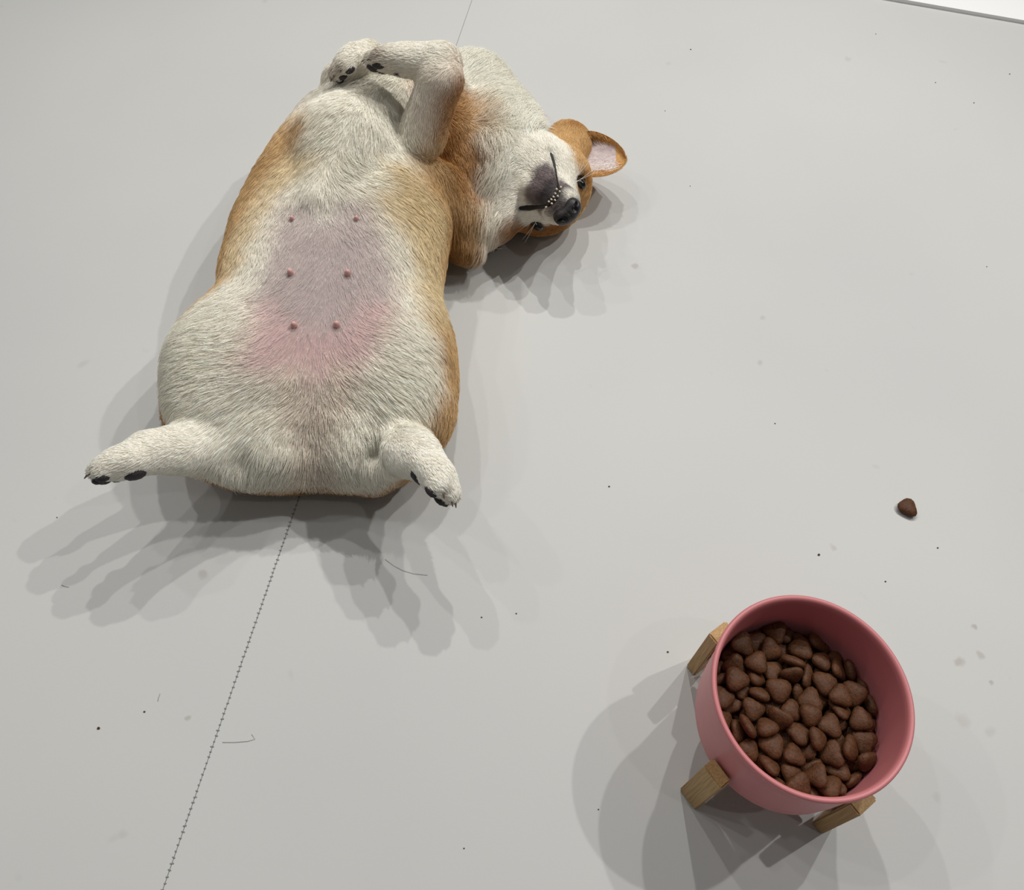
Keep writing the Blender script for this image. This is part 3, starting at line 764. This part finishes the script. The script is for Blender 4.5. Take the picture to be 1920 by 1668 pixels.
# ---- ear
M_earo = mat('ear_tan', srgb(204, 162, 108), .8, .1, (300, srgb(182, 138, 84), 3))
M_eari = mat('ear_inner', srgb(206, 194, 190), .75, .15, (160, srgb(178, 160, 164), 3))
def ear():
    nu, nv = 22, 19
    root_a, root_b = px(1090, 252, .046), px(1098, 326, .052)
    tip = px(1170, 293, .044)
    EU = np.array([0, .12, .25, .4, .55, .7, .82, .92, .98, 1.0])
    ET = np.array([252, 246, 245, 248, 253, 260, 268, 277, 286, 295])
    EB = np.array([330, 332, 332, 331, 329, 325, 320, 313, 305, 298])
    V = []; rim = []
    for i in range(nu):
        u = math.sin(i / (nu - 1) * math.pi / 2)
        ex_ = 1088 + 85 * u
        a = (ex_, np.interp(u, EU, ET)); c = (ex_ + 8 * (1 - u), np.interp(u, EU, EB))
        for j in range(nv):
            v = j / (nv - 1); w = 2 * v - 1
            z = .046 + .012 * w * w * (1 - .5 * u) - .010 * (1 - u) * (1 - w * w) + .006 * u
            V.append(px(a[0] + (c[0] - a[0]) * v, a[1] + (c[1] - a[1]) * v, z))
            rim.append(max(abs(w), u))
    V = np.array(V); n = len(V)
    G = V.reshape(nu, nv, 3)
    du = np.gradient(G, axis=0); dv = np.gradient(G, axis=1)
    nn = np.cross(du, dv); nn /= np.linalg.norm(nn, axis=-1)[..., None] + 1e-12
    if nn.mean((0, 1)) @ IV < 0: nn = -nn
    rimf = np.array(rim).reshape(nu, nv)
    th = .0022 * np.sqrt(np.clip(1 - rimf ** 6, 0.02, 1))
    A = G + nn * th[..., None] * .5; Bk = G - nn * th[..., None]
    def quads(off, flip):
        F = []
        for i in range(nu - 1):
            for j in range(nv - 1):
                q = [off + i * nv + j, off + i * nv + j + 1, off + (i + 1) * nv + j + 1, off + (i + 1) * nv + j]
                F.append(q[::-1] if flip else q)
        return F
    VV = np.concatenate([A.reshape(-1, 3), Bk.reshape(-1, 3)])
    F = quads(0, False) + quads(n, True)
    ring = [j for j in range(nv)] + [i * nv + nv - 1 for i in range(1, nu)] + [(nu - 1) * nv + j for j in range(nv - 2, -1, -1)] + [i * nv for i in range(nu - 2, 0, -1)]
    for i in range(len(ring)):
        a_, b2 = ring[i], ring[(i + 1) % len(ring)]; F.append((a_, b2, b2 + n, a_ + n))
    m = mesh_from('ear', VV, F); m.materials.append(M_earo); m.materials.append(M_eari)
    cen = rimf[:-1, :-1].ravel()
    for pi in range((nu - 1) * (nv - 1)):
        if cen[pi] < .74: m.polygons[pi].material_index = 1
    o = link('ear', m, dog)
    o['label'] = 'rounded ear with pinkish inside'
    # hair along the ear
    cnt = 5200
    ui = rng.random(cnt) ** 1.2 * (nu - 1.001) * .86; vi = rng.random(cnt) * (nv - 1.001)
    i0 = ui.astype(int); j0 = vi.astype(int)
    base = A[i0, j0] + (A[i0 + 1, j0] - A[i0, j0]) * (ui - i0)[:, None] + (A[i0, j0 + 1] - A[i0, j0]) * (vi - j0)[:, None]
    nrm = nn[i0, j0]; r_ = rimf[i0, j0] + rng.normal(size=cnt) * .05
    w = (2 * vi / (nv - 1) - 1)
    dirv = iv(1, .1, 0)[None] * .9 + (iv(0, 1, 0)[None] * (w * -.9 + .5)[:, None]) + rng.normal(size=(cnt, 3)) * .15
    edge = r_ > .74
    colr = np.where(edge[:, None], np.array(srgb(206, 158, 98)), np.array(srgb(244, 234, 226))) * (1 + rng.normal(size=cnt) * .08)[:, None]
    keep_ = edge | (rng.random(cnt) < (.12 + .75 * np.clip(w * .8 + .2, 0, 1)))
    base, nrm, dirv, colr = base[keep_], nrm[keep_], dirv[keep_], colr[keep_]; L = rng.uniform(.004, .008, len(base)) * np.where(edge[keep_], .55, 1)
    PT = np.stack([base + (dirv * t + nrm * .25 * (t - .6 * t * t)) * L[:, None] for t in (0, .33, .66, 1)], 1)
    tag(hair_object('ear_fur', PT, np.repeat(np.array([[.00025, .00022, .00016, .00006]]), len(PT), 0), np.clip(colr, 0, 1), M_hair, o), kind='stuff')
ear()

# ---- face: nose, eyes, lips, teeth, whiskers
M_nose = mat('nose_leather', srgb(30, 28, 29), .38, .5, (500, srgb(44, 41, 42), 3), (900, .5))
M_eye = mat('dark_eye', srgb(18, 14, 12), .12, .6)
M_lip = mat('lip', srgb(34, 29, 30), .5, .35)
M_tooth = mat('tooth', srgb(240, 230, 208), .3, .5)
M_pad = mat('paw_pad', srgb(48, 44, 46), .65, .25, (500, srgb(66, 60, 62), 3), (800, .6))
M_claw = mat('claw', srgb(120, 104, 92), .4, .4)
M_nip = mat('nipple', srgb(224, 176, 170), .55, .3)
M_whisk = mat('whisker', srgb(240, 238, 232), .4, .4)
M_lash = mat('eyelid', srgb(40, 34, 32), .5, .3)

def nose():
    c = hp(.064, 0, .013); sc_ = 1.22
    n = 44; r = .017
    g = np.linspace(-.018, .018, n)
    Pg = np.stack(np.meshgrid(g, g, g, indexing='ij'), -1)
    def e(c_, r_):
        q = Pg - np.array(c_); k0 = np.linalg.norm(q / r_, axis=-1); k1 = np.linalg.norm(q / np.array(r_) ** 2, axis=-1) + 1e-9
        return k0 * (k0 - 1) / k1
    d = e((0, 0, 0), (.0085, .0125, .0085))
    d = smin(d, e((-.001, .0075, .002), (.0075, .0062, .0070)), .004)
    d = smin(d, e((-.001, -.0075, .002), (.0075, .0062, .0070)), .004)
    for s in (-1, 1):
        d = -smin(-d, e((.0078, s * .0060, .0020), (.0034, .0024, .0028)), .0015)
        d = -smin(-d, e((.0050, s * .0100, .0035), (.0030, .0034, .0012)), .0012)
    d = -smin(-d, e((.0090, 0, .004), (.0022, .0007, .007)), .001)
    V, Q = surface_nets(d.astype(np.float32), g, g, g)
    V = c + V @ HBm.T * sc_
    if np.linalg.det(HBm) < 0: Q = Q[:, ::-1]
    o = link('nose', mesh_from('nose', V, Q), dog, M_nose); o['label'] = 'shiny black nose'
nose()
for sgn in (-1, 1):
    o = blob('eye', hp(.008, sgn * .0340, .000), HBm, (.0115, .0056, .0080), M_eye, dog)
    o['label'] = 'dark eye'
def on(x, y, off):
    p, n = hit(x, y)
    return p + n * off
ts_ = np.linspace(0, 1, 41)
lip_r = np.interp(ts_, [0, .06, .2, .36, .5, .68, .78, .9, 1], [.0008, .0020, .0015, .0014, .0030, .0030, .0022, .0042, .0022])
tube('lip', MP - MN * (lip_r * .55 + .0022)[:, None], lip_r, M_lip, dog, 10)['label'] = 'black lips'
tang = np.gradient(MP, axis=0); tang /= np.linalg.norm(tang, axis=1)[:, None]
for row, sd_ in enumerate((-1, 1)):
    for k in range(6 - row):
        i_ = int(16 + 2.2 * k + row * 1.1)
        side = np.cross(tang[i_], MN[i_])
        blob('tooth', MP[i_] + side * sd_ * .0021 - MN[i_] * .0008, basis(MN[i_], tang[i_]), (.0022, .0011, .0014), M_tooth, dog, ICO1)
for sgn in (-1, 1):
    for k in range(5):
        a = hp(.034 - .003 * k, sgn * .0185, .016 + .002 * (k % 3))
        dr = HS * sgn * .8 + HF * (-.35 + .1 * k) + HD * (.1 - .12 * k); dr /= np.linalg.norm(dr)
        L = .032 + .003 * k
        pts = [a + dr * L * t - HF * .008 * t * t for t in np.linspace(0, 1, 6)]
        tube('whisker', pts, [.00028 * (1 - .7 * t) for t in np.linspace(0, 1, 6)], M_whisk, dog, 5)

# ---- pads and claws
for c, B, s in PAWS:
    x, y, z = B.T
    blob('paw_pad', c - x * .006 * s + y * .0115 * s, B, (.0085 * s, .0045 * s, .0105 * s), M_pad, dog)
    for lat, out in ((-.0135, .010), (-.0047, .0165), (.0047, .0165), (.0135, .010)):
        tc_ = c + z * lat * s + x * out * s + y * .0015 * s
        blob('toe_pad', tc_ + y * .0072 * s + x * .002 * s, B, (.0062 * s, .0036 * s, .0042 * s), M_pad, dog)
        a = tc_ + x * .0085 * s + y * .001 * s
        tube('claw', [a, a + x * .002 * s + y * .0006 * s, a + x * .0045 * s + y * .0022 * s], [.0014, .0012, .0004], M_claw, dog, 6)
# ---- nipples
for x, y in ((548, 411), (668, 411), (545, 513), (652, 514), (552, 611), (631, 610)):
    p, n = hit(x, y)
    if p is None: continue
    B = basis(n, (0, 1, 0)); s = .75 if y < 450 else 1.0
    blob('nipple', p + n * .0016 * s, B, (.0058 * s, .0031 * s, .0031 * s), M_nip, dog)

# ------------------------------------------------------------------ bits on the floor
M_speck = mat('crumb', srgb(92, 84, 76), .8)
M_hairf = mat('shed_hair', srgb(150, 148, 142), .7)
V, F = [], []
for x, y in ((1642, 64), (1754, 155), (1826, 193), (1295, 93), (1453, 794), (1142, 912), (1758, 1027), (1660, 1090), (903, 1157), (968, 1150),
             (1122, 1517), (870, 1590), (107, 970), (271, 1334), (1850, 500), (1247, 208), (1294, 349), (1893, 139), (1252, 1222), (1484, 1190)):
    p = px(x, y, 0); r = random.uniform(.0007, .0012); n0_ = len(V)
    V += list(p + ICO1[0] * np.array([r, r * .8, r * .5]) + np.array([0, 0, r * .4])); F += [[n0_ + i for i in f] for f in ICO1[1]]
tag(link('crumbs', mesh_from('crumbs', V, F), None, M_speck), 'scatter of tiny dark crumbs and dust specks on the grey floor', 'crumbs', kind='stuff')
def crumb(x, y, r, label):
    p = px(x, y, 0)
    V = p + ICO2[0] * (1 + .18 * np.sin(ICO2[0] * 4.1 + x)) * np.array([r, r * .8, r * .6]) + np.array([0, 0, r * .6])
    tag(link('crumb', mesh_from('crumb', V, ICO2[1]), None, M_kib), label, 'crumb')
crumb(185, 1365, .0013, 'small brown crumb on the grey floor left of the seam')
crumb(1535, 1040, .0014, 'small brown crumb on the grey floor above the pink bowl')
crumb(841, 620, .0014, 'small brown crumb on the floor beside the dog\'s flank')
def strand(pts, label):
    P3 = [px(x, y, .0006) for x, y in pts]
    tag(tube('shed_hair', P3, .00016, M_hairf, None, 5), label, 'hair')
strand([(722, 1048), (738, 1060), (755, 1069), (775, 1075), (802, 1078)], 'long curved dog hair on the floor below the right hind paw')
strand([(417, 1391), (440, 1391), (465, 1389), (478, 1385), (472, 1376)], 'fine hooked dog hair on the floor right of the seam')
strand([(300, 1300), (297, 1308), (296, 1314)], 'short dog hair on the floor left of the seam')
strand([(115, 1096), (122, 1099), (129, 1100)], 'short dog hair on the floor below the left hind paw')
